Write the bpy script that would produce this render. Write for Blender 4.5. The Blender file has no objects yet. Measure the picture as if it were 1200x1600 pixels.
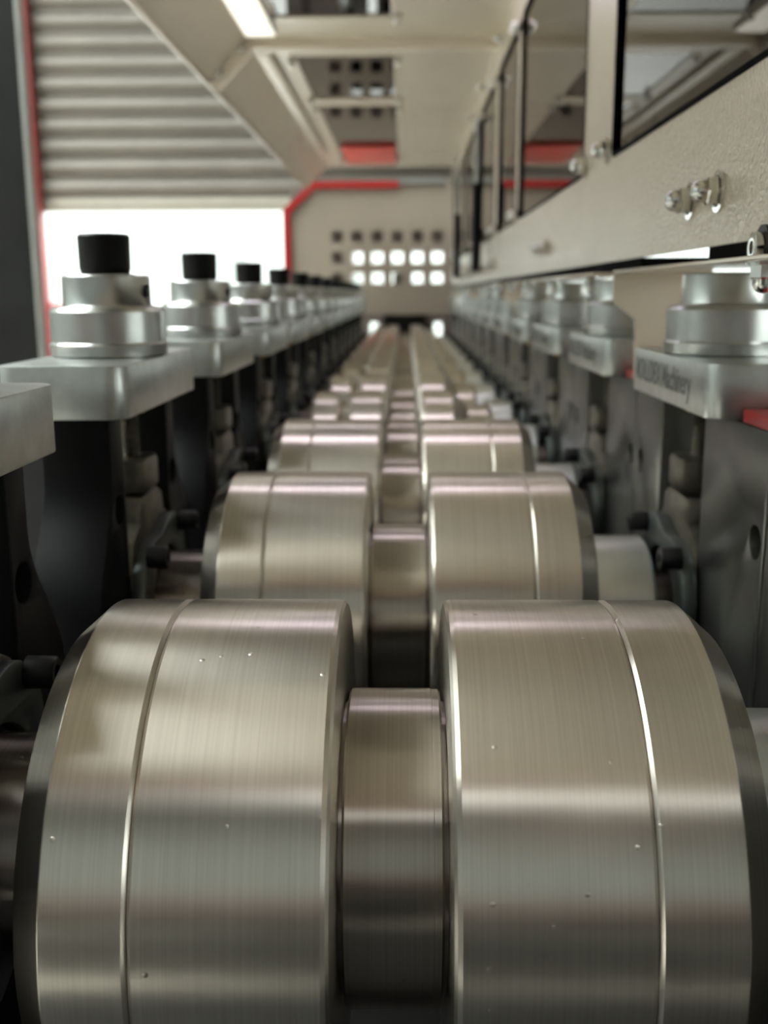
import bpy, bmesh, math, random
from mathutils import Vector, Matrix

random.seed(7)
sc = bpy.context.scene
COL = sc.collection

# ------------------------------------------------------------------ camera
P = 0.35                                   # distance between two roll stations (m)
CAM = Vector((0.01436 * P, -1.23655 * P, 0.7076 * P))
PIT, YAW, ROLL, FPX = 0.20954, 0.02172, -0.0037, 1605.957
fwd = Vector((-math.sin(YAW) * math.cos(PIT), math.cos(YAW) * math.cos(PIT), -math.sin(PIT)))
rgt = Vector((math.cos(YAW), math.sin(YAW), 0))
upv = rgt.cross(fwd)
r2 = rgt * math.cos(ROLL) + upv * math.sin(ROLL)
u2 = -rgt * math.sin(ROLL) + upv * math.cos(ROLL)
cam_d = bpy.data.cameras.new('camera')
cam_d.sensor_fit = 'HORIZONTAL'
cam_d.sensor_width = 36.0
cam_d.lens = FPX / 1200 * 36.0
cam_d.clip_start = 0.01
cam_d.clip_end = 200
cam_d.dof.use_dof = True
cam_d.dof.focus_distance = 0.43
cam_d.dof.aperture_fstop = 12.3
cam_d.dof.aperture_blades = 0
cam = bpy.data.objects.new('camera', cam_d)
COL.objects.link(cam)
cam.matrix_world = Matrix(((r2.x, u2.x, -fwd.x, CAM.x), (r2.y, u2.y, -fwd.y, CAM.y),
                           (r2.z, u2.z, -fwd.z, CAM.z), (0, 0, 0, 1)))
sc.camera = cam

# ------------------------------------------------------------------ world, lights, exposure
w = bpy.data.worlds.new('overcast_sky')
sc.world = w
w.use_nodes = True
bg = w.node_tree.nodes['Background']
bg.inputs[0].default_value = (0.93, 1.0, 0.97, 1)
bg.inputs[1].default_value = 6.3

vs = sc.view_settings
vs.view_transform = 'Standard'
vs.look = 'None'
vs.gamma = 1.0
vs.exposure = 1.06
vs.use_curve_mapping = False
sc.cycles.max_bounces = 8
sc.cycles.sample_clamp_indirect = 8.0

# ------------------------------------------------------------------ materials
def new_mat(name):
    m = bpy.data.materials.new(name)
    m.use_nodes = True
    nt = m.node_tree
    return m, nt, nt.nodes['Principled BSDF']

def setp(b, color=None, metallic=None, rough=None, spec=None, ior=None, coat=None, aniso=None):
    if color is not None: b.inputs['Base Color'].default_value = (*color, 1)
    if metallic is not None: b.inputs['Metallic'].default_value = metallic
    if rough is not None: b.inputs['Roughness'].default_value = rough
    if spec is not None: b.inputs['Specular IOR Level'].default_value = spec
    if ior is not None: b.inputs['IOR'].default_value = ior
    if coat is not None: b.inputs['Coat Weight'].default_value = coat
    if aniso is not None: b.inputs['Anisotropic'].default_value = aniso

def coords(nt, scale, rnd=True):
    tc = nt.nodes.new('ShaderNodeTexCoord')
    mp = nt.nodes.new('ShaderNodeMapping')
    mp.inputs['Scale'].default_value = scale
    if rnd:
        oi = nt.nodes.new('ShaderNodeObjectInfo')
        mu = nt.nodes.new('ShaderNodeMath'); mu.operation = 'MULTIPLY'
        mu.inputs[1].default_value = 37.0
        nt.links.new(oi.outputs['Random'], mu.inputs[0])
        nt.links.new(mu.outputs[0], mp.inputs['Location'])
    nt.links.new(tc.outputs['Object'], mp.inputs['Vector'])
    return mp.outputs[0]

def noise(nt, vec, scale, detail=3, rough=0.5):
    n = nt.nodes.new('ShaderNodeTexNoise')
    n.inputs['Scale'].default_value = scale
    n.inputs['Detail'].default_value = detail
    n.inputs['Roughness'].default_value = rough
    nt.links.new(vec, n.inputs['Vector'])
    return n.outputs['Fac']

def ramp(nt, fac, stops):
    r = nt.nodes.new('ShaderNodeValToRGB')
    e = r.color_ramp.elements
    while len(e) < len(stops): e.new(0.5)
    for i, (p, c) in enumerate(stops):
        e[i].position = p
        e[i].color = (*c, 1) if len(c) == 3 else c
    nt.links.new(fac, r.inputs[0])
    return r.outputs[0]

def bump(nt, b, fac, strength, dist, prev=None):
    n = nt.nodes.new('ShaderNodeBump')
    n.inputs['Strength'].default_value = strength
    n.inputs['Distance'].default_value = dist
    nt.links.new(fac, n.inputs['Height'])
    if prev is not None: nt.links.new(prev, n.inputs['Normal'])
    nt.links.new(n.outputs[0], b.inputs['Normal'])
    return n.outputs[0]

def turned_steel(name, c0, c1, r0, r1, bumps=0.03, aniso=0.74):
    """Lathe-turned steel: fine rings round the local X axis."""
    m, nt, b = new_mat(name)
    setp(b, c0, 1.0, r0, aniso=aniso)
    rings = noise(nt, coords(nt, (900, 6, 6)), 1.0, 3, 0.6)
    cloud = noise(nt, coords(nt, (18, 14, 14)), 1.0, 4, 0.6)
    vo = nt.nodes.new('ShaderNodeTexVoronoi'); vo.inputs['Scale'].default_value = 95
    nt.links.new(coords(nt, (1, 1, 1)), vo.inputs['Vector'])
    sep = nt.nodes.new('ShaderNodeSeparateColor'); nt.links.new(vo.outputs['Color'], sep.inputs[0])
    few = nt.nodes.new('ShaderNodeMath'); few.operation = 'GREATER_THAN'; few.inputs[1].default_value = 0.5
    nt.links.new(sep.outputs[0], few.inputs[0])
    rad = nt.nodes.new('ShaderNodeMapRange')
    rad.inputs['From Min'].default_value = 0.03; rad.inputs['From Max'].default_value = 0.11
    rad.inputs['To Min'].default_value = 1.0; rad.inputs['To Max'].default_value = 0.0
    nt.links.new(vo.outputs['Distance'], rad.inputs['Value'])
    pit = nt.nodes.new('ShaderNodeMath'); pit.operation = 'MULTIPLY'
    nt.links.new(few.outputs[0], pit.inputs[0]); nt.links.new(rad.outputs[0], pit.inputs[1])
    mix = nt.nodes.new('ShaderNodeMath'); mix.operation = 'MULTIPLY_ADD'
    nt.links.new(rings, mix.inputs[0]); mix.inputs[1].default_value = 0.75
    half = nt.nodes.new('ShaderNodeMath'); half.operation = 'MULTIPLY'; half.inputs[1].default_value = 0.35
    nt.links.new(cloud, half.inputs[0]); nt.links.new(half.outputs[0], mix.inputs[2])
    nt.links.new(ramp(nt, mix.outputs[0], [(0.28, c0), (0.82, c1)]), b.inputs['Base Color'])
    rr = nt.nodes.new('ShaderNodeMapRange')
    rr.inputs['From Min'].default_value = 0.3; rr.inputs['From Max'].default_value = 0.75
    rr.inputs['To Min'].default_value = r0; rr.inputs['To Max'].default_value = r1
    nt.links.new(cloud, rr.inputs['Value'])
    nt.links.new(rr.outputs[0], b.inputs['Roughness'])
    tg = nt.nodes.new('ShaderNodeTangent'); tg.direction_type = 'RADIAL'; tg.axis = 'X'
    nt.links.new(tg.outputs[0], b.inputs['Tangent'])
    b.inputs['Anisotropic Rotation'].default_value = 0.25
    n1 = bump(nt, b, rings, bumps, 0.0002)
    bump(nt, b, pit.outputs[0], 0.6, 0.0004, n1)
    return m

def simple(name, color, metallic=0.0, rough=0.5, var=0.0, vscale=20, bump_s=0.0, bump_scale=200, bump_d=0.001, coat=0, spec=None):
    m, nt, b = new_mat(name)
    setp(b, color, metallic, rough, coat=coat, spec=spec)
    if var:
        f = noise(nt, coords(nt, (1, 1, 1)), vscale, 4, 0.6)
        lo = tuple(max(0, c * (1 - var)) for c in color); hi = tuple(min(1, c * (1 + var)) for c in color)
        nt.links.new(ramp(nt, f, [(0.3, lo), (0.7, hi)]), b.inputs['Base Color'])
    if bump_s:
        bump(nt, b, noise(nt, coords(nt, (1, 1, 1)), bump_scale, 2, 0.5), bump_s, bump_d)
    return m

def emit(name, color, strength):
    m, nt, b = new_mat(name)
    setp(b, (0.8, 0.8, 0.8), 0, 0.5)
    b.inputs['Emission Color'].default_value = (*color, 1)
    b.inputs['Emission Strength'].default_value = strength
    return m

M = {}
M['roller'] = turned_steel('polished_roll_steel', (0.57, 0.53, 0.47), (0.73, 0.685, 0.615), 0.28, 0.30)
M['rollerdark'] = turned_steel('spacer_steel', (0.36, 0.325, 0.285), (0.48, 0.44, 0.39), 0.28, 0.30)
M['shaft'] = turned_steel('shaft_steel', (0.25, 0.22, 0.20), (0.36, 0.32, 0.30), 0.28, 0.30)
M['sleeve'] = turned_steel('bright_sleeve_aluminium', (0.86, 0.91, 0.91), (0.94, 0.98, 0.98), 0.3, 0.38, 0.1, 0.5)
M['alu'] = simple('machined_aluminium', (0.50, 0.52, 0.50), 1.0, 0.36, 0.12, 60, 0.15, 500, 0.0004)
M['alu_turned'] = simple('turned_aluminium', (0.50, 0.515, 0.50), 1.0, 0.29, 0.08, 40)
M['black'] = simple('black_oxide', (0.008, 0.008, 0.009), 0.0, 0.42, 0.2, 40, spec=0.35)
M['rubber'] = simple('black_plastic', (0.004, 0.004, 0.004), 0.0, 0.4, spec=0.2)
M['blackstand'] = simple('blackened_stand_steel', (0.007, 0.007, 0.0075), 0.0, 0.42, 0.25, 18, 0.1, 300, 0.0004, spec=0.06)
M['greystand'] = simple('ground_stand_steel', (0.13, 0.13, 0.122), 0.9, 0.33, 0.22, 12, 0.06, 400, 0.0003)
M['cast'] = simple('oily_chock_steel', (0.16, 0.148, 0.122), 0.9, 0.38, 0.3, 60, 0.2, 220, 0.0006)
M['cover'] = simple('bearing_cover_steel', (0.13, 0.145, 0.14), 0.8, 0.4, 0.2, 40)
M['brass'] = simple('brass_bush', (0.45, 0.27, 0.08), 1.0, 0.35)
M['zinc'] = simple('zinc_plated_nut', (0.68, 0.68, 0.65), 1.0, 0.12, 0.1, 80)
M['red'] = simple('red_paint', (0.33, 0.007, 0.008), 0.0, 0.35, 0.08, 30)
M['pad'] = simple('black_rubber', (0.004, 0.004, 0.004), 0.0, 0.8, spec=0.03)
M['redreflection'] = simple('red_reflection_colour', (0.72, 0.085, 0.07), 0.0, 0.35, 0.05, 10)  # colour of the red reflection in the far roof pane
M['etch'] = simple('etched_lettering', (0.17, 0.17, 0.165), 0.3, 0.6)
M['bed'] = simple('dark_bed_steel', (0.02, 0.02, 0.02), 0.3, 0.5, 0.3, 15)
M['shutter'] = simple('galvanised_shutter', (0.155, 0.138, 0.115), 0.25, 0.42, 0.12, 3)
M['shutterrail'] = simple('shutter_bottom_rail', (0.30, 0.275, 0.225), 0.1, 0.5, 0.1, 4)
M['guidered'] = simple('faded_red_guide', (0.24, 0.03, 0.028), 0.0, 0.5, 0.15, 6)
M['col_dark'] = simple('dark_column_paint', (0.012, 0.012, 0.012), 0.0, 0.5, 0.2, 6, spec=0.12)
M['col_grey'] = simple('grey_column_paint', (0.20, 0.20, 0.185), 0.0, 0.5, 0.15, 6)
M['concrete'] = simple('concrete_floor', (0.68, 0.64, 0.57), 0.0, 0.6, 0.1, 2.5)
M['roof'] = simple('factory_roof_sheet', (0.08, 0.08, 0.075), 0.0, 0.6, 0.1, 2)
M['wall'] = simple('factory_wall_paint', (0.22, 0.21, 0.19), 0.0, 0.7, 0.08, 2)
M['lightwall'] = simple('pale_wall_paint', (0.21, 0.22, 0.215), 0.0, 0.7, 0.05, 2)
M['band'] = simple('red_brown_reflection_band', (0.13, 0.08, 0.07), 0.0, 0.6, 0.1, 3)
M['yard'] = simple('pale_yard', (0.24, 0.24, 0.235), 0.0, 0.8, 0.05, 2)
M['fence'] = simple('pale_yard_wall', (0.29, 0.30, 0.29), 0.0, 0.8, 0.1, 1.5)
M['pillar'] = simple('yard_pillar', (0.17, 0.19, 0.175), 0.0, 0.8)
M['beige'] = simple('beige_cover_paint', (0.26, 0.215, 0.17), 0.0, 0.4, 0.05, 6)
M['brown'] = simple('brown_grey_frame', (0.16, 0.13, 0.115), 0.2, 0.45, 0.2, 8)
M['lamp'] = emit('lamp_diffuser_warm', (1.0, 0.95, 0.80), 0.45)
M['lilac_highlight'] = emit('added_highlight_lilac', (0.93, 0.82, 1.0), 2.3)  # lilac glow added to make highlights on the rolls
M['highbay'] = emit('high_bay_diffuser', (0.95, 1.0, 0.98), 5.5)

# cream powder coat with orange peel
m, nt, b = new_mat('cream_powder_coat')
setp(b, (0.72, 0.625, 0.485), 0, 0.27, spec=0.6, coat=0.8)
b.inputs['Coat Roughness'].default_value = 0.16
f = noise(nt, coords(nt, (1, 1, 1), False), 6, 3, 0.5)
nt.links.new(ramp(nt, f, [(0.3, (0.70, 0.615, 0.485)), (0.7, (0.735, 0.65, 0.52))]), b.inputs['Base Color'])
bn = bump(nt, b, noise(nt, coords(nt, (1, 1, 1), False), 360, 2, 0.45), 1.0, 0.0026)
bn2 = nt.nodes.new('ShaderNodeBump'); bn2.inputs['Strength'].default_value = 0.7; bn2.inputs['Distance'].default_value = 0.0012
nt.links.new(noise(nt, coords(nt, (1, 1, 1), False), 360, 2, 0.45), bn2.inputs['Height'])
nt.links.new(bn2.outputs[0], b.inputs['Coat Normal'])
M['cream'] = m

m2 = m.copy(); m2.name = 'cream_smooth_coat'
for n_ in list(m2.node_tree.nodes):
    if n_.bl_idname == 'ShaderNodeBump': m2.node_tree.nodes.remove(n_)
M['creams'] = m2
# smoked acrylic: dark transparent tint under a glossy surface
m, nt, b = new_mat('smoked_acrylic')
setp(b, (0.012, 0.009, 0.010), 0, 0.03, spec=0.9, ior=1.6)
tr = nt.nodes.new('ShaderNodeBsdfTransparent')
tr.inputs[0].default_value = (0.025, 0.02, 0.027, 1)
mx = nt.nodes.new('ShaderNodeMixShader')
fr = nt.nodes.new('ShaderNodeFresnel'); fr.inputs[0].default_value = 1.6
gl = nt.nodes.new('ShaderNodeBsdfGlossy'); gl.inputs['Roughness'].default_value = 0.02
gl.inputs[0].default_value = (0.95, 0.93, 0.92, 1)
out = nt.nodes['Material Output']
nt.links.new(fr.outputs[0], mx.inputs[0])
nt.links.new(tr.outputs[0], mx.inputs[1])
nt.links.new(gl.outputs[0], mx.inputs[2])
nt.links.new(mx.outputs[0], out.inputs['Surface'])
M['acrylic'] = m

# ------------------------------------------------------------------ helpers
def finish(me, mat, smooth=None):
    me.materials.clear()
    me.materials.append(mat)
    if smooth is not None:
        me.polygons.foreach_set('use_smooth', [True] * len(me.polygons))
        me.set_sharp_from_angle(angle=math.radians(smooth))
    me.update()
    return me

def from_bm(bm, mat, smooth=None, name='mesh'):
    bmesh.ops.recalc_face_normals(bm, faces=bm.faces)
    me = bpy.data.meshes.new(name)
    bm.to_mesh(me); bm.free()
    return finish(me, mat, smooth)

def add_box(bm, x0, x1, y0, y1, z0, z1, bev=0.0, seg=2):
    t = bmesh.new()
    bmesh.ops.create_cube(t, size=1)
    for v in t.verts:
        v.co = ((x0 + x1) / 2 + v.co.x * (x1 - x0), (y0 + y1) / 2 + v.co.y * (y1 - y0), (z0 + z1) / 2 + v.co.z * (z1 - z0))
    if bev:
        bmesh.ops.bevel(t, geom=list(t.edges), offset=bev, segments=seg, affect='EDGES', profile=0.5)
    tm = bpy.data.meshes.new('t'); t.to_mesh(tm); t.free()
    bm.from_mesh(tm); bpy.data.meshes.remove(tm)

def box(mat, x0, x1, y0, y1, z0, z1, bev=0.0, seg=2):
    bm = bmesh.new()
    add_box(bm, x0, x1, y0, y1, z0, z1, bev, seg)
    return from_bm(bm, mat, 40 if bev else None)

AX = {'X': lambda a, c, s: (a, c, s), 'Y': lambda a, c, s: (s, a, c), 'Z': lambda a, c, s: (c, s, a)}

def add_lathe(bm, axis, prof, n=48, o=(0, 0, 0), closed=True):
    """prof = [(along axis, radius)...]; capped at both ends unless it closes on itself."""
    rows = []
    for a, r in prof:
        rows.append([bm.verts.new(Vector(AX[axis](a, r * math.cos(2 * math.pi * i / n), r * math.sin(2 * math.pi * i / n))) + Vector(o)) for i in range(n)])
    for j in range(len(rows) - 1):
        for i in range(n):
            k = (i + 1) % n
            bm.faces.new((rows[j][i], rows[j][k], rows[j + 1][k], rows[j + 1][i]))
    if closed:
        for i in range(n):
            k = (i + 1) % n
            bm.faces.new((rows[-1][i], rows[-1][k], rows[0][k], rows[0][i]))
    else:
        bm.faces.new(rows[0]); bm.faces.new(rows[-1])

def lathe(mat, axis, prof, n=48, o=(0, 0, 0), closed=False, smooth=35):
    bm = bmesh.new()
    add_lathe(bm, axis, prof, n, o, closed)
    return from_bm(bm, mat, smooth)

MAPS = {'YZ': lambda u, v, t: (t, u, v), 'XZ': lambda u, v, t: (u, -t, v), 'XY': lambda u, v, t: (u, v, t)}

def plate(mat, plane, outer, holes, t0, t1, bev=0.0, smooth=30):
    """Flat plate with real holes: outline in (u, v), thickness from t0 to t1 along the plane's normal."""
    cu = bpy.data.curves.new('c', 'CURVE')
    cu.dimensions = '2D'
    cu.fill_mode = 'BOTH'
    cu.extrude = (t1 - t0) / 2 - bev
    if bev:
        cu.bevel_depth = bev; cu.bevel_resolution = 1; cu.offset = -bev
    for ring in [outer] + holes:
        s = cu.splines.new('POLY')
        s.points.add(len(ring) - 1)
        for p, (u, v) in zip(s.points, ring): p.co = (u, v, 0, 1)
        s.use_cyclic_u = True
    ob = bpy.data.objects.new('c', cu)
    COL.objects.link(ob)
    dg = bpy.context.evaluated_depsgraph_get()
    me = bpy.data.meshes.new_from_object(ob.evaluated_get(dg))
    bpy.data.objects.remove(ob); bpy.data.curves.remove(cu)
    mid = (t0 + t1) / 2
    for v in me.vertices:
        v.co = MAPS[plane](v.co.x, v.co.y, v.co.z + mid)
    bm = bmesh.new(); bm.from_mesh(me)
    bmesh.ops.remove_doubles(bm, verts=bm.verts, dist=1e-6)
    bpy.data.meshes.remove(me)
    return from_bm(bm, mat, smooth)

def circ(cu, cv, r, n=20):
    return [(cu + r * math.cos(2 * math.pi * i / n), cv + r * math.sin(2 * math.pi * i / n)) for i in range(n)]

def rrect(u0, u1, v0, v1, r, n=4):
    pts = []
    for cu, cv, a in ((u1 - r, v1 - r, 0), (u0 + r, v1 - r, 90), (u0 + r, v0 + r, 180), (u1 - r, v0 + r, 270)):
        for i in range(n + 1):
            t = math.radians(a + 90 * i / n)
            pts.append((cu + r * math.cos(t), cv + r * math.sin(t)))
    return pts

def obj(name, me, parent=None, loc=(0, 0, 0)):
    o = bpy.data.objects.new(name, me)
    COL.objects.link(o)
    o.location = loc
    if parent is not None: o.parent = parent
    return o

def thing(name, label, cat, loc=(0, 0, 0), group=None):
    o = bpy.data.objects.new(name, None)
    o.empty_display_size = 0.05
    COL.objects.link(o)
    o.location = loc
    o['label'] = label; o['category'] = cat
    if group: o['group'] = group
    return o

def tag(o, label, cat, group=None):
    o['label'] = label; o['category'] = cat
    if group: o['group'] = group
    return o

def struct(o, label=None, cat=None):
    o['kind'] = 'structure'
    if label: o['label'] = label
    if cat: o['category'] = cat
    return o

ORD = ['first', 'second', 'third', 'fourth', 'fifth', 'sixth', 'seventh', 'eighth', 'ninth', 'tenth', 'eleventh', 'twelfth', 'thirteenth']
NST = 13
FLOOR = -0.95
BED = -0.25

# ------------------------------------------------------------------ the setting
struct(obj('floor', box(M['concrete'], -9, 7, -7, 5.9, FLOOR - 0.1, FLOOR)), 'pale concrete factory floor under the machine', 'floor')
tag(obj('yard_ground', box(M['yard'], -14, 12, 5.9, 30, FLOOR - 0.12, FLOOR - 0.02)), 'pale overexposed ground outside the half-open shutter', 'ground')['kind'] = 'structure'
struct(obj('ceiling', plate(M['roof'], 'XY', [(-6.5, -7), (7, -7), (7, 5.95), (-6.5, 5.95)], [rrect(-6.3, -1.25, -2.2, 3.8, 0.02, 1)], 4.4, 4.5)), 'grey sheet factory roof with a long added skylight beside the machine', 'ceiling')  # skylight opening added to light the aisle floor and hood underside
DY = 5.57
bm = bmesh.new()
add_box(bm, -6.5, -2.14, DY + 0.1, DY + 0.3, FLOOR, 4.4)
add_box(bm, 2.6, 7, DY + 0.1, DY + 0.3, FLOOR, 4.4)
add_box(bm, -2.14, 2.6, DY + 0.1, DY + 0.3, 2.35, 4.4)
struct(obj('wall_back', from_bm(bm, M['wall'])), 'painted factory wall around the shutter doorway', 'wall')
# wall behind the photographer
struct(obj('wall_front', box(M['lightwall'], -6.5, 7, -5.75, -5.6, FLOOR, 4.4)), 'pale factory wall behind the viewpoint', 'wall')
struct(obj('trim_2', box(M['band'], -6.5, 7, -5.6, -5.585, FLOOR, 0.62)), 'added red-brown reflection dado along the wall behind the viewpoint', 'band')  # unseen band added to give the rolls a pinkish reflection
struct(obj('wall_left', box(M['lightwall'], -6.65, -6.5, -5.75, DY + 0.3, FLOOR, 4.4)), 'pale factory wall to the left of the aisle', 'wall')
struct(obj('wall_right', plate(M['wall'], 'YZ', [(-5.6, FLOOR), (DY + 0.1, FLOOR), (DY + 0.1, 4.4), (-5.6, 4.4)], [rrect(y, y + 0.45, 0.1, 2.3, 0.02, 1) for y in (-5.2, -4.1, -3.0, -1.9, -0.8)], 5.2, 5.35)), 'painted factory wall with narrow added windows to the right of the machine', 'wall')  # window openings added to put bright vertical bands on the collars

# roller shutter
door = thing('door_1', 'grey corrugated roller shutter pulled half up behind the machine', 'shutter door', (0, DY, 0.70))
door['kind'] = 'structure'
SP = 0.1085
prof = []
for i in range(9):
    t = i / 8
    prof.append((-0.03 * math.sin(math.pi * t), 0.006 + t * (SP - 0.012)))
bm = bmesh.new()
front = [[bm.verts.new((x, y, z)) for y, z in prof] for x in (-2.12, 2.5)]
back = [[bm.verts.new((x, y + 0.012, z)) for y, z in prof] for x in (-2.12, 2.5)]
for i in range(8):
    bm.faces.new((front[0][i], front[1][i], front[1][i + 1], front[0][i + 1]))
    bm.faces.new((back[0][i], back[0][i + 1], back[1][i + 1], back[1][i]))
for a in (0, 1):
    bm.faces.new([front[a][i] for i in range(9)] + [back[a][i] for i in reversed(range(9))])
bm.faces.new((front[0][0], back[0][0], back[1][0], front[1][0]))
bm.faces.new((front[0][8], front[1][8], back[1][8], back[0][8]))
slat_me = from_bm(bm, M['shutter'], 60)
hinge_me = box(M['shutter'], -2.12, 2.5, -0.002, 0.016, -0.006, 0.006)
obj('bottom_rail', box(M['shutterrail'], -2.12, 2.5, -0.02, 0.02, 0.005, 0.078, 0.006), door)
for k in range(15):
    s = obj('slat', slat_me, door, (0, 0, 0.082 + k * SP))
    obj('slat_hinge', hinge_me, s)
g = thing('trim_1', 'faded red steel guide rail at the left of the shutter', 'door guide', (-2.06, DY, FLOOR)); g['kind'] = 'structure'
obj('rail_body', box(M['guidered'], -0.05, 0.03, -0.12, -0.03, 0, 3.3, 0.005), g)
obj('rail_foot', box(M['guidered'], -0.09, 0.075, -0.16, 0.02, 0, 1.16, 0.005), g)
g = thing('steel_column', 'dark grey steel column standing at the left edge before the shutter', 'column', (-1.26, 3.0, FLOOR))
obj('web', box(M['col_dark'], -0.28, 0.05, -0.02, 0.02, 0, 3.6), g)
obj('flange', box(M['col_grey'], 0.05, 0.066, -0.02, 0.02, 0, 3.6, 0.003), g)
obj('base_plate', box(M['col_dark'], -0.32, 0.12, -0.12, 0.12, 0, 0.02), g)

fw = thing('yard_wall', 'pale overexposed boundary wall across the yard outside', 'wall', (0, 16, FLOOR - 0.02))
obj('wall_panel', box(M['fence'], -9, 7, 0, 0.2, 0, 3.4), fw)
for i in range(9):
    obj('pillar', box(M['pillar'], -8.1 + i * 1.8, -7.95 + i * 1.8, -0.06, 0.0, 0, 2.1 if i == 3 else 1.6), fw)

# ------------------------------------------------------------------ machine bed
bed = thing('machine_bed', 'dark steel bed carrying both rows of roll stands', 'machine bed', (0, 0, FLOOR))
obj('bed_plate', box(M['bed'], -0.42, 0.42, -0.5, 4.5, BED - 0.05 - FLOOR, BED - FLOOR), bed)
for s in (-1, 1):
    obj('side_beam', box(M['bed'], s * 0.36 - 0.06, s * 0.36 + 0.06, -0.5, 4.5, BED - 0.25 - FLOOR, BED - 0.05 - FLOOR, 0.004), bed)
    for y in (-0.4, 0.8, 2.0, 3.2, 4.4):
        obj('leg', box(M['bed'], s * 0.36 - 0.05, s * 0.36 + 0.05, y - 0.05, y + 0.05, 0, BED - 0.25 - FLOOR, 0.004), bed)

et = thing('reflection_table', 'dark steel table added before the first roll pair to darken its reflections', 'added table', (0, -1.9, FLOOR))  # unseen table added so the rolls reflect something dark low down
obj('table_top', box(M['bed'], -0.85, 0.85, -1.3, 1.05, 0.92, 0.98, 0.004), et)
obj('apron', box(M['bed'], -0.8, 0.8, -1.25, 1.0, 0.55, 0.92), et)
obj('glint_strip', box(M['sleeve'], -0.8, 0.8, 1.0, 1.008, 0.855, 0.87, 0.002), et)  # bright strip added to reflect as a thin line in the rolls
for x in (-0.75, 0.75):
    for y in (-1.2, 0.95):
        obj('leg', box(M['bed'], x - 0.04, x + 0.04, y - 0.04, y + 0.04, 0, 0.55), et)
# ------------------------------------------------------------------ roll sets
R, RS = 0.31825 * P, 0.19979 * P
HI, HG, HF, HS = 0.06418 * P, 0.27099 * P, 0.36206 * P, 0.05901 * P
def ring_mesh(mat, s, prof, bore=0.035, n=128):
    p = [(s * x, r) for x, r in prof]
    p = [(p[0][0], bore)] + p + [(p[-1][0], bore)]
    return lathe(mat, 'X', p, n, closed=True, smooth=12)
V = 0.0017
inner = {s: ring_mesh(M['roller'], s, [(HI, R - 0.002), (HI + 0.0012, R - 0.0006), (HI + 0.003, R), (HG - V, R), (HG - 0.0001, R - 0.0015)]) for s in (-1, 1)}
outer = {s: ring_mesh(M['roller'], s, [(HG + 0.0001, R - 0.0015), (HG + V, R), (HF - 0.0006, R), (HF, R - 0.0003)]) for s in (-1, 1)}
cham = {s: ring_mesh(M['rollerdark'], s, [(HF, R - 0.0003), (HF + 0.0125, R - 0.0115), (HF + 0.0135, R - 0.0135)]) for s in (-1, 1)}
spacer_me = lathe(M['rollerdark'], 'X', [(-HS, 0.04), (-HS, RS - 0.001), (-HS + 0.001, RS), (HS - 0.0042, RS), (HS - 0.004, RS - 0.0004), (HS - 0.001, RS - 0.0004), (HS, RS - 0.0014), (HS, 0.04)], 96, closed=True, smooth=10)
lip_me = {s: lathe(M['shaft'], 'X', [(s * HS, 0.04), (s * HS, RS - 0.006), (s * HI, RS - 0.006), (s * HI, 0.04)], 64, closed=True) for s in (-1, 1)}
# shaped rolls further down the line
inner_b = {s: ring_mesh(M['roller'], s, [(HI + 0.004, R - 0.005), (HI + 0.008, R - 0.001), (0.070, R - 0.001), (0.086, R - 0.016), (0.088, R - 0.018)], n=72) for s in (-1, 1)}
outer_b = {-1: ring_mesh(M['roller'], -1, [(0.088, R - 0.014), (0.092, R - 0.003), (0.122, R - 0.003), (0.127, R - 0.008)], n=72),
           1: ring_mesh(M['roller'], 1, [(0.088, R - 0.028), (0.092, R - 0.02), (0.122, R - 0.02), (0.127, R - 0.026)], n=72)}
HB = 0.128
sleeveL = lathe(M['shaft'], 'X', [(-0.1405, 0.03), (-0.1405, 0.050), (-0.142, 0.0515), (-0.1445, 0.0515), (-0.146, 0.049), (-0.184, 0.049), (-0.185, 0.048), (-0.185, 0.03)], 64, closed=True)
sleeveR = lathe(M['sleeve'], 'X', [(0.1435, 0.03), (0.1435, 0.0585), (0.1465, 0.0615), (0.1875, 0.0615), (0.190, 0.059), (0.190, 0.03)], 64, closed=True)
flangeR = lathe(M['zinc'], 'X', [(0.1405, 0.03), (0.1405, 0.052), (0.1435, 0.052), (0.1435, 0.03)], 48, closed=True)
shaft_me = lathe(M['shaft'], 'X', [(-0.262, 0.030), (-0.26, 0.032), (0.278, 0.032), (0.28, 0.030)], 40)
for k in range(NST):
    which = 'nearest' if k == 0 else ORD[k] + ' nearest'
    form = 'wide grooved' if k < 3 else 'narrow stepped'
    t = thing('forming_roll_set', f'{form} polished steel roll pair, {which} to the camera', 'forming roll', (0, k * P, 0), 'forming roll pairs along the machine')
    obj('shaft', shaft_me, t)
    sp = obj('centre_spacer', spacer_me, t)
    for s in (-1, 1):
        obj('spacer_lip', lip_me[s], sp)
        a = obj('inner_ring', (inner if k < 3 else inner_b)[s], t)
        b_ = obj('outer_ring', (outer if k < 3 else outer_b)[s], t)
        if k < 3: obj('chamfer', cham[s], b_)
    obj('shaft_sleeve', sleeveL, t)
    sv = obj('shaft_sleeve', sleeveR, t); sv['label'] = 'bright aluminium sleeve on the shaft'
    obj('sleeve_flange', flangeR, sv)

# ------------------------------------------------------------------ roll stands
def u_frame(hw_pts, slot, top, base, holes):
    """U outline in (y, z): hw_pts list of (z, near, far) from the top down."""
    near = [(-n, z) for z, n, f_ in hw_pts]
    far = [(f_, z) for z, n, f_ in hw_pts]
    pts = [(-slot, top)] + near + far[::-1] + [(slot, top), (slot, -0.085), (slot - 0.01, -0.095), (-slot + 0.01, -0.095), (-slot, -0.085)]
    return pts

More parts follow.
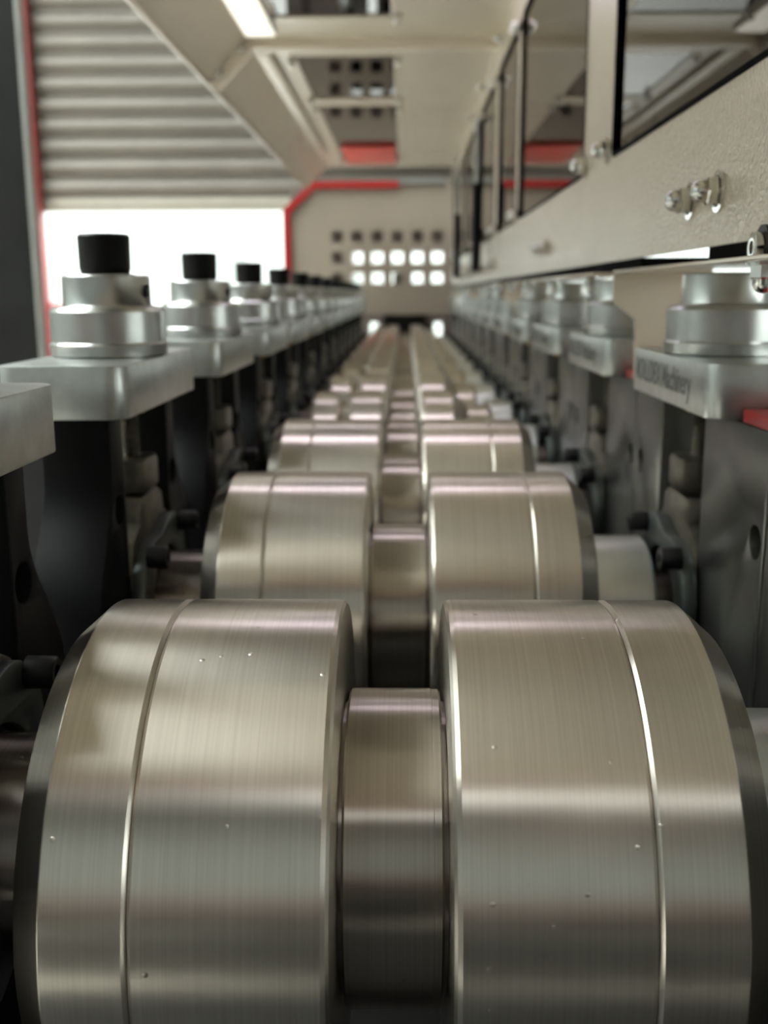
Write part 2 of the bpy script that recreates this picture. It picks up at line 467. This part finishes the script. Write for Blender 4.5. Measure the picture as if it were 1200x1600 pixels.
def flare(z):
    # narrow neck under the top plate that swells towards the shaft
    t = max(0.0, min(1.0, (0.125 - z) / 0.085)); t = t * t * (3 - 2 * t)
    return 0.098 + 0.042 * t
zs = [0.168, 0.15, 0.135, 0.125, 0.115, 0.105, 0.095, 0.085, 0.075, 0.065, 0.055, 0.045, 0.035, -0.02, -0.08, -0.25]
hwL = [(z, flare(z), flare(z) - 0.004) for z in zs]
hwR = [(0.168, 0.1920, 0.1556), (BED, 0.1920, 0.1556)]
frameL = plate(M['blackstand'], 'YZ', u_frame(hwL, 0.066, 0.168, BED, []), [circ(-0.083, 0.1, 0.011), circ(0.082, 0.1, 0.011)], -0.242, -0.195, 0.0012)
frameR = plate(M['greystand'], 'YZ', u_frame(hwR, 0.060, 0.168, BED, []), [circ(-0.176, 0.1, 0.0105), circ(0.134, 0.1, 0.0105)], 0.215, 0.262, 0.0012)

def mirror(s, *xs):
    v = [s * x for x in xs]
    return (min(v), max(v))

def stand_parts(s):
    """Meshes of one stand (without the frame); s=-1 left, +1 right."""
    d = {}
    xin = 0.1735 if s < 0 else 0.195
    xf = 0.195 if s < 0 else 0.215       # inner face of the frame
    xa = 0.2135 if s < 0 else 0.236      # collar axis
    yc = -0.02
    # top plate with one relieved corner on each long side
    outl = rrect(*mirror(s, xin, xa * 2 - xin + 0.003), yc - 0.1135, yc + 0.1135, 0.013, 5)
    d['top_plate'] = plate(M['alu'], 'XY', outl, [], 0.169, 0.2035, 0.0009)
    o = (s * xa, yc, 0)
    d['collar'] = lathe(M['alu_turned'], 'Z', [(0.2040, 0.040), (0.2045, 0.0418), (0.2125, 0.0425), (0.214, 0.0412), (0.2155, 0.0412), (0.2355, 0.0412), (0.2385, 0.0385), (0.2395, 0.0322), (0.2405, 0.0315), (0.2600, 0.0312), (0.2612, 0.0300)], 64, o)
    cap = []
    bm = bmesh.new()
    n = 48
    add_lathe(bm, 'Z', [(0.2612, 0.0165), (0.2640, 0.0176), (0.2660, 0.0182), (0.2885, 0.0186), (0.2900, 0.0172)], n, o, False)
    d['cap'] = from_bm(bm, M['rubber'], 30)
    d['cap_ring'] = lathe(M['alu_turned'], 'Z', [(0.2608, 0.0205), (0.2618, 0.0205), (0.2622, 0.0175), (0.2608, 0.0175)], 40, o, True)
    d['set_screw_hole'] = lathe(M['black'], 'X', [(s * xa - s * 0.0305, 0.0045), (s * xa - s * 0.0325, 0.0045)], 16, (0, yc - 0.006, 0.2500))
    # screw, nut, bush
    thr = [(0.126 + i * 0.001, 0.0062 + (0.0011 if i % 2 else 0)) for i in range(43)]
    d['adjusting_screw'] = lathe(M['cast'], 'Z', thr, 24, (s * (xa - 0.008), -0.008, 0), smooth=None)
    x0, x1 = mirror(s, xf - 0.006, xf + 0.028)
    d['screw_nut'] = box(M['cast'], x0, x1, -0.030, 0.012, 0.101, 0.127, 0.004)
    d['brass_bush'] = lathe(M['brass'], 'Z', [(0.160, 0.012), (0.1665, 0.015), (0.1688, 0.015)], 24, (s * (xa - 0.008), -0.008, 0))
    # chock: shouldered bearing block in the slot
    sl = 0.0655 if s < 0 else 0.0595
    pr = [(-sl, -0.075), (sl, -0.075), (sl, 0.055), (sl - 0.012, 0.070), (0.038, 0.078), (0.034, 0.092), (0.022, 0.098), (-0.030, 0.098), (-0.036, 0.088), (-0.036, 0.080), (-sl + 0.006, 0.070), (-sl, 0.055)]
    d['bearing_chock'] = plate(M['cast'], 'YZ', pr, [circ(0, 0, 0.034, 24)], *mirror(s, xf - 0.002, xf + 0.05), 0.0025)
    # scalloped bearing cover with a wide bore
    cv = []
    N = 72
    for i in range(N):
        a = 2 * math.pi * i / N
        r_ = 0.067 + 0.017 * abs(math.cos(2 * (a - math.radians(54)) / 1.0)) ** 1.5 * (1 if True else 0)
        cv.append((r_ * math.cos(a), min(0.083, r_ * math.sin(a))))
    d['bearing_cover'] = plate(M['cover'], 'YZ', cv, [circ(0, 0, 0.053, 40)], *mirror(s, xf - 0.002, xf - 0.012), 0.0012)
    d['bore_ring'] = lathe(M['black'], 'X', [(s * (xf - 0.004), 0.053), (s * (xf - 0.004), 0.034), (s * (xf - 0.002), 0.034), (s * (xf - 0.002), 0.053)], 40, closed=True)
    bolt = []
    for (y, z) in ((0.047, 0.064), (-0.060, 0.060), (0.047, -0.064), (-0.060, -0.060)):
        xb = xf - 0.012
        bolt.append(lathe(M['black'], 'X', [(s * xb, 0.0082), (s * (xb - 0.0135), 0.0082), (s * (xb - 0.015), 0.0072), (s * (xb - 0.015), 0.0042), (s * (xb - 0.009), 0.0042)], 24, (0, y, z)))
    d['cover_bolt'] = bolt
    return d

txt_me = None
def letter_mesh():
    cu = bpy.data.curves.new('t', 'FONT')
    cu.body = 'ROLLDEX Machinery'
    cu.size = 0.0245
    cu.align_x = 'CENTER'
    cu.extrude = 0.0003
    cu.offset = 0.0003
    ob = bpy.data.objects.new('t', cu); COL.objects.link(ob)
    dg = bpy.context.evaluated_depsgraph_get()
    me = bpy.data.meshes.new_from_object(ob.evaluated_get(dg))
    bpy.data.objects.remove(ob)
    w_ = max(v.co.x for v in me.vertices) - min(v.co.x for v in me.vertices)
    k = 0.163 / w_
    for v in me.vertices:
        x, y, z = v.co
        v.co = (0.195 - z, -0.008 - x * k, 0.1795 + y)
    return finish(me, M['etch'])
lettering = letter_mesh()

for s, side in ((-1, 'left'), (1, 'right')):
    D = stand_parts(s)
    bx_ = (-0.2185 if s < 0 else 0.2385)
    for k in range(NST):
        loc = Vector((bx_, k * P, BED))
        off = (-bx_, 0, -BED)
        which = 'nearest' if k == 0 else ORD[k] + ' nearest'
        if s < 0:
            lab = f'black roll stand with black-capped aluminium collar on the left, {which} to the camera'
        else:
            lab = f'grey roll stand with lettered aluminium plate on the right, {which} to the camera'
        t = thing('roll_stand', lab, 'roll stand', loc, f'roll stands on the {side}')
        obj('stand_frame', frameL if s < 0 else frameR, t, off)
        tp = obj('top_plate', D['top_plate'], t, off)
        if s > 0: 
            e = obj('engraved_lettering', lettering, tp); e['label'] = 'dark engraved words on the plate edge'
        cl = obj('collar', D['collar'], t, off)
        if s < 0:
            obj('set_screw_hole', D['set_screw_hole'], cl)
            c = obj('cap', D['cap'], t, off); c['label'] = 'black plastic cap'
            obj('cap_ring', D['cap_ring'], c)
        obj('adjusting_screw', D['adjusting_screw'], t, off)
        n_ = obj('screw_nut', D['screw_nut'], t, off)
        obj('brass_bush', D['brass_bush'], t, off)
        obj('bearing_chock', D['bearing_chock'], t, off)
        cv = obj('bearing_cover', D['bearing_cover'], t, off)
        obj('bore_ring', D['bore_ring'], cv)
        for bme in D['cover_bolt']: obj('cover_bolt', bme, cv)

# red strips bridging the tops of the right stands
strip_me = box(M['red'], 0, 0.042, -0.06, 0.06, 0, 0.008, 0.001)
for k in range(8):
    tag(obj('red_cover_strip', strip_me, None, (0.2155, k * P + 0.153, 0.1682)), f'red painted strip on the stand tops behind the {ORD[k]} right stand from the camera', 'cover strip', 'red strips between right stands')

# ------------------------------------------------------------------ guard hood
ZT = 0.785
XW = 0.205
Y0, Y1 = -0.66, 4.22
hood = thing('guard_hood', 'cream painted safety hood over the rollers with smoked windows', 'safety hood', (XW, Y0, 0.277))
HO = (-XW, -Y0, -0.277)
def hp(name, me, parent=None):
    if parent is None: return obj(name, me, hood, HO)
    return obj(name, me, parent)
segs = [(Y0, 1.955), (1.965, Y1)]
top_win = [(-0.253, -0.025, 0.06, 1.77), (-0.253, -0.025, 2.11, 2.65), (-0.253, -0.025, 2.76, 4.0)]
wall_win = [(-0.30, 0.62), (0.785, 1.47), (1.535, 1.90), (2.02, 2.48), (2.62, 3.2), (3.32, 4.05)]
for (a, b2) in segs:
    hs = [rrect(x0, x1, y0, y1, 0.006, 2) for x0, x1, y0, y1 in top_win if a <= y0 < b2]
    hp('roof_panel', plate(M['cream'], 'XY', [(-0.335, a), (XW, a), (XW, b2), (-0.335, b2)], hs, ZT, ZT + 0.003))
    # sloped left panel with a returned lip
    bm = bmesh.new()
    sec = [(-0.335, ZT), (-0.421, ZT - 0.086), (-0.421, ZT - 0.098), (-0.424, ZT - 0.098), (-0.424, ZT - 0.085), (-0.336, ZT + 0.003)]
    A = [bm.verts.new((x, a, z)) for x, z in sec]; B = [bm.verts.new((x, b2, z)) for x, z in sec]
    for i in range(len(sec)):
        j = (i + 1) % len(sec); bm.faces.new((A[i], A[j], B[j], B[i]))
    bm.faces.new(A); bm.faces.new(B)
    hp('sloped_panel', from_bm(bm, M['cream']))
    hs = [rrect(y0, y1, 0.375, 0.715, 0.012, 4) for y0, y1 in wall_win if a <= y0 < b2]
    hp('side_panel', plate(M['cream'], 'YZ', [(a, 0.277), (b2, 0.277), (b2, ZT), (a, ZT)], hs, XW, XW + 0.003))
# joint flanges between the two hood segments
for y in (1.94, 1.967):
    sec = [(-0.421, ZT - 0.086), (-0.335, ZT), (XW, ZT), (XW, ZT - 0.02), (-0.327, ZT - 0.02), (-0.407, ZT - 0.100)]
    hp('joint_flange', plate(M['cream'], 'XZ', sec, [], -y - 0.0125, -y + 0.0015))
hp('stiffener_rib', box(M['cream'], -0.333, -0.300, 2.03, 3.7, ZT - 0.014, ZT - 0.0005, 0.003))
for x0, x1, y0, y1 in top_win:
    hp('window_pane', box(M['acrylic'], x0 - 0.015, x1 + 0.015, y0 - 0.015, y1 + 0.015, ZT + 0.0035, ZT + 0.0075))
for y0, y1 in wall_win:
    hp('window_pane', box(M['acrylic'], XW + 0.0035, XW + 0.0075, y0 - 0.02, y1 + 0.02, 0.36, 0.73))
for y0, y1 in wall_win:
    hp('window_gasket', plate(M['pad'], 'YZ', rrect(y0, y1, 0.375, 0.715, 0.012, 4), [rrect(y0 + 0.004, y1 - 0.004, 0.379, 0.711, 0.009, 4)], XW - 0.001, XW + 0.0034))
rp = hp('red_reflection_plate', box(M['redreflection'], -0.238, -0.035, 3.58, 4.05, ZT - 0.009, ZT - 0.0005, 0.001)); rp['label'] = 'red plate standing in for a reflection in the far roof window'  # red reflection in the pane, built as a plate
# red hoop at the front mouth and rubber edging
sec = [(XW, ZT - 0.5), (XW, ZT), (-0.335, ZT), (-0.421, ZT - 0.086), (-0.405, ZT - 0.096), (-0.328, ZT - 0.02), (XW - 0.018, ZT - 0.02), (XW - 0.018, ZT - 0.5)]
rh = hp('red_hoop', plate(M['red'], 'XZ', sec, [], -Y0 - 0.055, -Y0 + 0.001)); rh['label'] = 'red front edge frame'

def acorn(axis, s, r=0.0084):
    """Acorn nut on a washer; grows along s*axis from the origin."""
    bm = bmesh.new()
    add_lathe(bm, axis, [(0, r * 1.55), (s * 0.0018, r * 1.55), (s * 0.002, r * 1.2)], 20)
    add_lathe(bm, axis, [(s * 0.0018, r * 1.13), (s * 0.0085, r * 1.13), (s * 0.0095, r * 1.0)], 6)
    dome = [(s * 0.009, r * 0.92)] + [(s * (0.0115 + r * 0.85 * math.sin(t)), r * 0.88 * math.cos(t) + 1e-5) for t in [i * math.pi / 2 / 6 for i in range(7)]]
    add_lathe(bm, axis, dome, 20)
    return from_bm(bm, M['zinc'], 35)
nut_side = acorn('X', -1)
nut_top = acorn('Z', -1)
nut_small = acorn('Z', -1, 0.006)
def nut(me, x, y, z): return obj('acorn_nut', me, hood, (x - XW, y - Y0, z - 0.277))
for y, z in ((0.255, 0.3105), (0.322, 0.3105), (1.06, 0.311), (1.13, 0.311), (1.95, 0.311), (2.02, 0.311), (2.8, 0.311), (2.87, 0.311), (3.6, 0.311), (3.67, 0.311)): nut(nut_side, XW, y, z)
for y0, y1 in wall_win:
    for y in (y0 - 0.018, y1 + 0.018):
        for z in (0.385, 0.70): nut(nut_side, XW, y, z)
for y in (1.3, 1.87, 2.38, 2.85, 3.27, 3.7, 4.05): nut(nut_side, XW, y, 0.768)
for x0, x1, y0, y1 in top_win:
    for x in (x0 - 0.010, x1 + 0.010):
        for y in (y0 + 0.02, y1 - 0.02): nut(nut_top, x, y, ZT)
for x, y in ((-0.35, 1.93), (-0.40, 1.93), (-0.35, 2.9), (-0.36, 3.2)):
    nut(nut_small, x, y, ZT - abs(x + 0.335) - 0.0)

# gas struts standing before the window wall
def strut(x, y, za, zb, zc, label):
    t = thing('gas_strut', label, 'gas strut', (x, y, za), 'gas struts by the hood windows')
    obj('cylinder', lathe(M['rubber'], 'Z', [(0.0, 0.008), (0.004, 0.0125), (zb - za - 0.004, 0.0125), (zb - za, 0.009)], 24), t)
    obj('rod', lathe(M['alu'], 'Z', [(zb - za, 0.0065), (zc - za, 0.0065)], 16), t)
    obj('ball_joint', lathe(M['zinc'], 'X', [(-0.006, 0.007), (0.0, 0.010), (0.019 + XW - x - 0.02, 0.007)], 16, (0, 0, zc - za)), t)
    obj('ball_joint', lathe(M['zinc'], 'X', [(-0.006, 0.007), (0.0, 0.010), (0.019 + XW - x - 0.02, 0.007)], 16, (0, 0, 0.005)), t)
strut(0.180, 2.22, 0.300, 0.512, 0.665, 'near black gas strut with grey rod before the hood window wall')
strut(0.180, 3.22, 0.300, 0.512, 0.665, 'far black gas strut with grey rod, deeper under the hood')

# lamps under the hood roof; lilac bars added for highlights on the rolls
def lamp(x0, x1, y0, y1, z, mat, label):
    t = thing('hood_lamp', label, 'lamp', ((x0 + x1) / 2, (y0 + y1) / 2, z))
    a, c = (x1 - x0) / 2, (y1 - y0) / 2
    obj('housing', box(M['cream'], -a, a, -c, c, -0.008, -0.0005, 0.002), t)
    obj('diffuser', box(mat, -a + 0.004, a - 0.004, -c + 0.004, c - 0.004, -0.012, -0.008, 0.001), t)
lamp(-0.333, -0.264, 0.9, 1.87, ZT, M['lamp'], 'long warm white light panel under the hood roof beside the smoked window')
lamp(-0.30, 0.19, 0.90, 0.98, ZT, M['lilac_highlight'], 'added lilac-white highlight bar across the hood roof nearer the camera')
lamp(-0.25, 0.19, 1.48, 1.54, ZT, M['lilac_highlight'], 'added lilac-white highlight bar across the hood roof deeper inside')

# ------------------------------------------------------------------ hood mounting angles on the right stands
def angle(y0, y1, label):
    t = thing('mounting_angle', label, 'bracket', (0.23, y1, 0.168), 'cream angles carrying the hood')
    o = (-0.23, -y1, -0.168)
    obj('shelf', box(M['creams'], 0.188, 0.275, y0, y1, 0.2640, 0.2668, 0.0008), t, o)
    sec = [(0.188, 0.2640), (0.188, 0.240), (0.209, 0.224), (0.2105, 0.170), (0.275, 0.170), (0.275, 0.2640)]
    obj('bracket_plate', plate(M['creams'], 'XZ', sec, [], -y1, -y1 + 0.004), t, o)
    return t
for i, (a, b2, lab) in enumerate(((-0.25, 0.505, 'cream angle bracket under the hood just behind the engraved plate collar'), (0.60, 1.555, 'cream angle bracket under the hood, second from the camera'), (1.65, 2.605, 'cream angle bracket under the hood, third from the camera'), (2.70, 3.655, 'cream angle bracket under the hood, fourth from the camera'))):
    t = angle(a, b2, lab)
    for y in ([0.155] if i == 0 else [a + 0.1 + 0.28 * q for q in range(4)]):
        obj('acorn_nut', nut_side if False else acorn('Z', -1, 0.0068), t, (0.203 - 0.23, y - b2, 0.264 - 0.168))
pad = box(M['rubber'], 0.206, 0.270, 0, 1, 0, 0.0098)
for y0, y1, lab in ((0.06, 0.275, 'short black rubber pad in the gap under the hood wall, nearest the camera'), (0.475, 4.1, 'long black rubber pad in the gap under the hood wall, beyond the bright slot')):
    o = tag(obj('rubber_pad', box(M['pad'], 0.206, 0.270, y0, y1, 0.2669, 0.2769)), lab, 'rubber pad', 'rubber pads under the hood')
t = thing('clamp_screw', 'zinc socket screw with black washer in the gap under the hood wall', 'screw', (0.206, 0.163, 0.272))
obj('washer', lathe(M['rubber'], 'X', [(0, 0.0125), (-0.003, 0.0125)], 32), t)
obj('head', lathe(M['zinc'], 'X', [(-0.003, 0.0085), (-0.008, 0.0085), (-0.0085, 0.007), (-0.0085, 0.004), (-0.005, 0.004)], 24), t)

# ------------------------------------------------------------------ end cover of the machine
YE = 4.57
ec = thing('end_cover', 'cream perforated end cover with red edging at the far end of the machine', 'end cover', (-0.2, YE, 0.15))
EO = (0.2, -YE, -0.15)
hol = []
for r_ in range(3):
    for c in range(9):
        u = -0.3191 + c * 0.0943; v = 0.5095 - r_ * 0.0965
        hol.append(rrect(u - 0.027, u + 0.027, v - 0.027, v + 0.027, 0.008, 2))
ecp = [(-0.572, 0.15), (0.62, 0.15), (0.62, 0.755), (-0.427, 0.755), (-0.570, 0.627)]
obj('panel', plate(M['beige'], 'XZ', ecp, hol, -YE, -YE + 0.006), ec, EO)
red = [(-0.572, 0.30), (-0.572, 0.630), (-0.430, 0.757), (-0.03, 0.757), (-0.03, 0.728), (-0.420, 0.728), (-0.540, 0.617), (-0.540, 0.30)]
obj('red_edging', plate(M['red'], 'XZ', red, [], -YE + 0.006, -YE + 0.03), ec, EO)['label'] = 'red edging'
obj('grey_edging', box(M['col_grey'], -0.028, 0.18, YE - 0.03, YE - 0.006, 0.748, 0.765), ec, EO)
for x in (-0.5, 0.55):
    obj('support_leg', box(M['brown'], x - 0.03, x + 0.03, YE, YE + 0.05, FLOOR, 0.16), ec, EO)
t = thing('drive_cabinet', 'dark machine cabinet seen through the end cover holes', 'cabinet', (-0.2, YE + 0.12, FLOOR))
obj('upper_body', box(M['brown'], -0.35, 0.9, 0, 0.5, 0.462 - FLOOR, 0.74 - FLOOR), t)
obj('side_body', box(M['brown'], -0.35, -0.07, 0, 0.5, 0.0, 0.462 - FLOOR), t)
obj('middle_post', box(M['brown'], 0.145, 0.235, 0.02, 0.5, 0.0, 0.345 - FLOOR), t)
t = thing('blocker_table', 'dark table added behind the end cover to block light through its holes', 'added table', (0.2, 5.2, FLOOR))  # unseen table added to darken the holes mirrored in the roof pane
obj('table_top', box(M['bed'], -0.7, 0.7, 0, 2.0, 0.26 - FLOOR, 0.30 - FLOOR), t)
obj('apron', box(M['bed'], -0.7, 0.7, 0, 0.03, 0.1 - FLOOR, 0.26 - FLOOR), t)
for x in (-0.65, 0.65):
    for y in (0.05, 1.95): obj('leg', box(M['bed'], x - 0.03, x + 0.03, y - 0.03, y + 0.03, 0, 0.26 - FLOOR), t)
t = thing('exit_frame', 'brown grey exit frame with slots under the end cover', 'frame', (0, 4.5, BED))
obj('frame_plate', plate(M['brown'], 'XZ', [(-0.42, BED), (0.42, BED), (0.42, 0.15), (-0.42, 0.15)], [rrect(-0.165, -0.125, -0.02, 0.115, 0.01, 2), rrect(0.135, 0.175, -0.02, 0.115, 0.01, 2)], -4.5, -4.48), t, (0, -4.5, -BED))
obj('dark_opening', box(M['rubber'], -0.1, 0.1, -0.06, -0.001, 0.07 - BED, 0.15 - BED), t)  # black block gives the opening below the cover its dark shade

# ------------------------------------------------------------------ factory lamps
for i, (x, y) in enumerate(((0.2, -3.4), (2.8, -3.4), (2.8, 0.5), (2.8, 4.0))):
    t = thing('high_bay_lamp', f'white high bay factory lamp under the roof, {ORD[i]} of four', 'lamp', (x, y, 4.0), 'high bay lamps')
    obj('housing', box(M['col_grey'], -0.2, 0.2, -0.6, 0.6, 0.02, 0.12, 0.01), t)
    obj('diffuser', box(M['highbay'], -0.19, 0.19, -0.58, 0.58, 0.0, 0.02), t)
    obj('hanger', box(M['col_grey'], -0.01, 0.01, -0.01, 0.01, 0.12, 0.4), t)
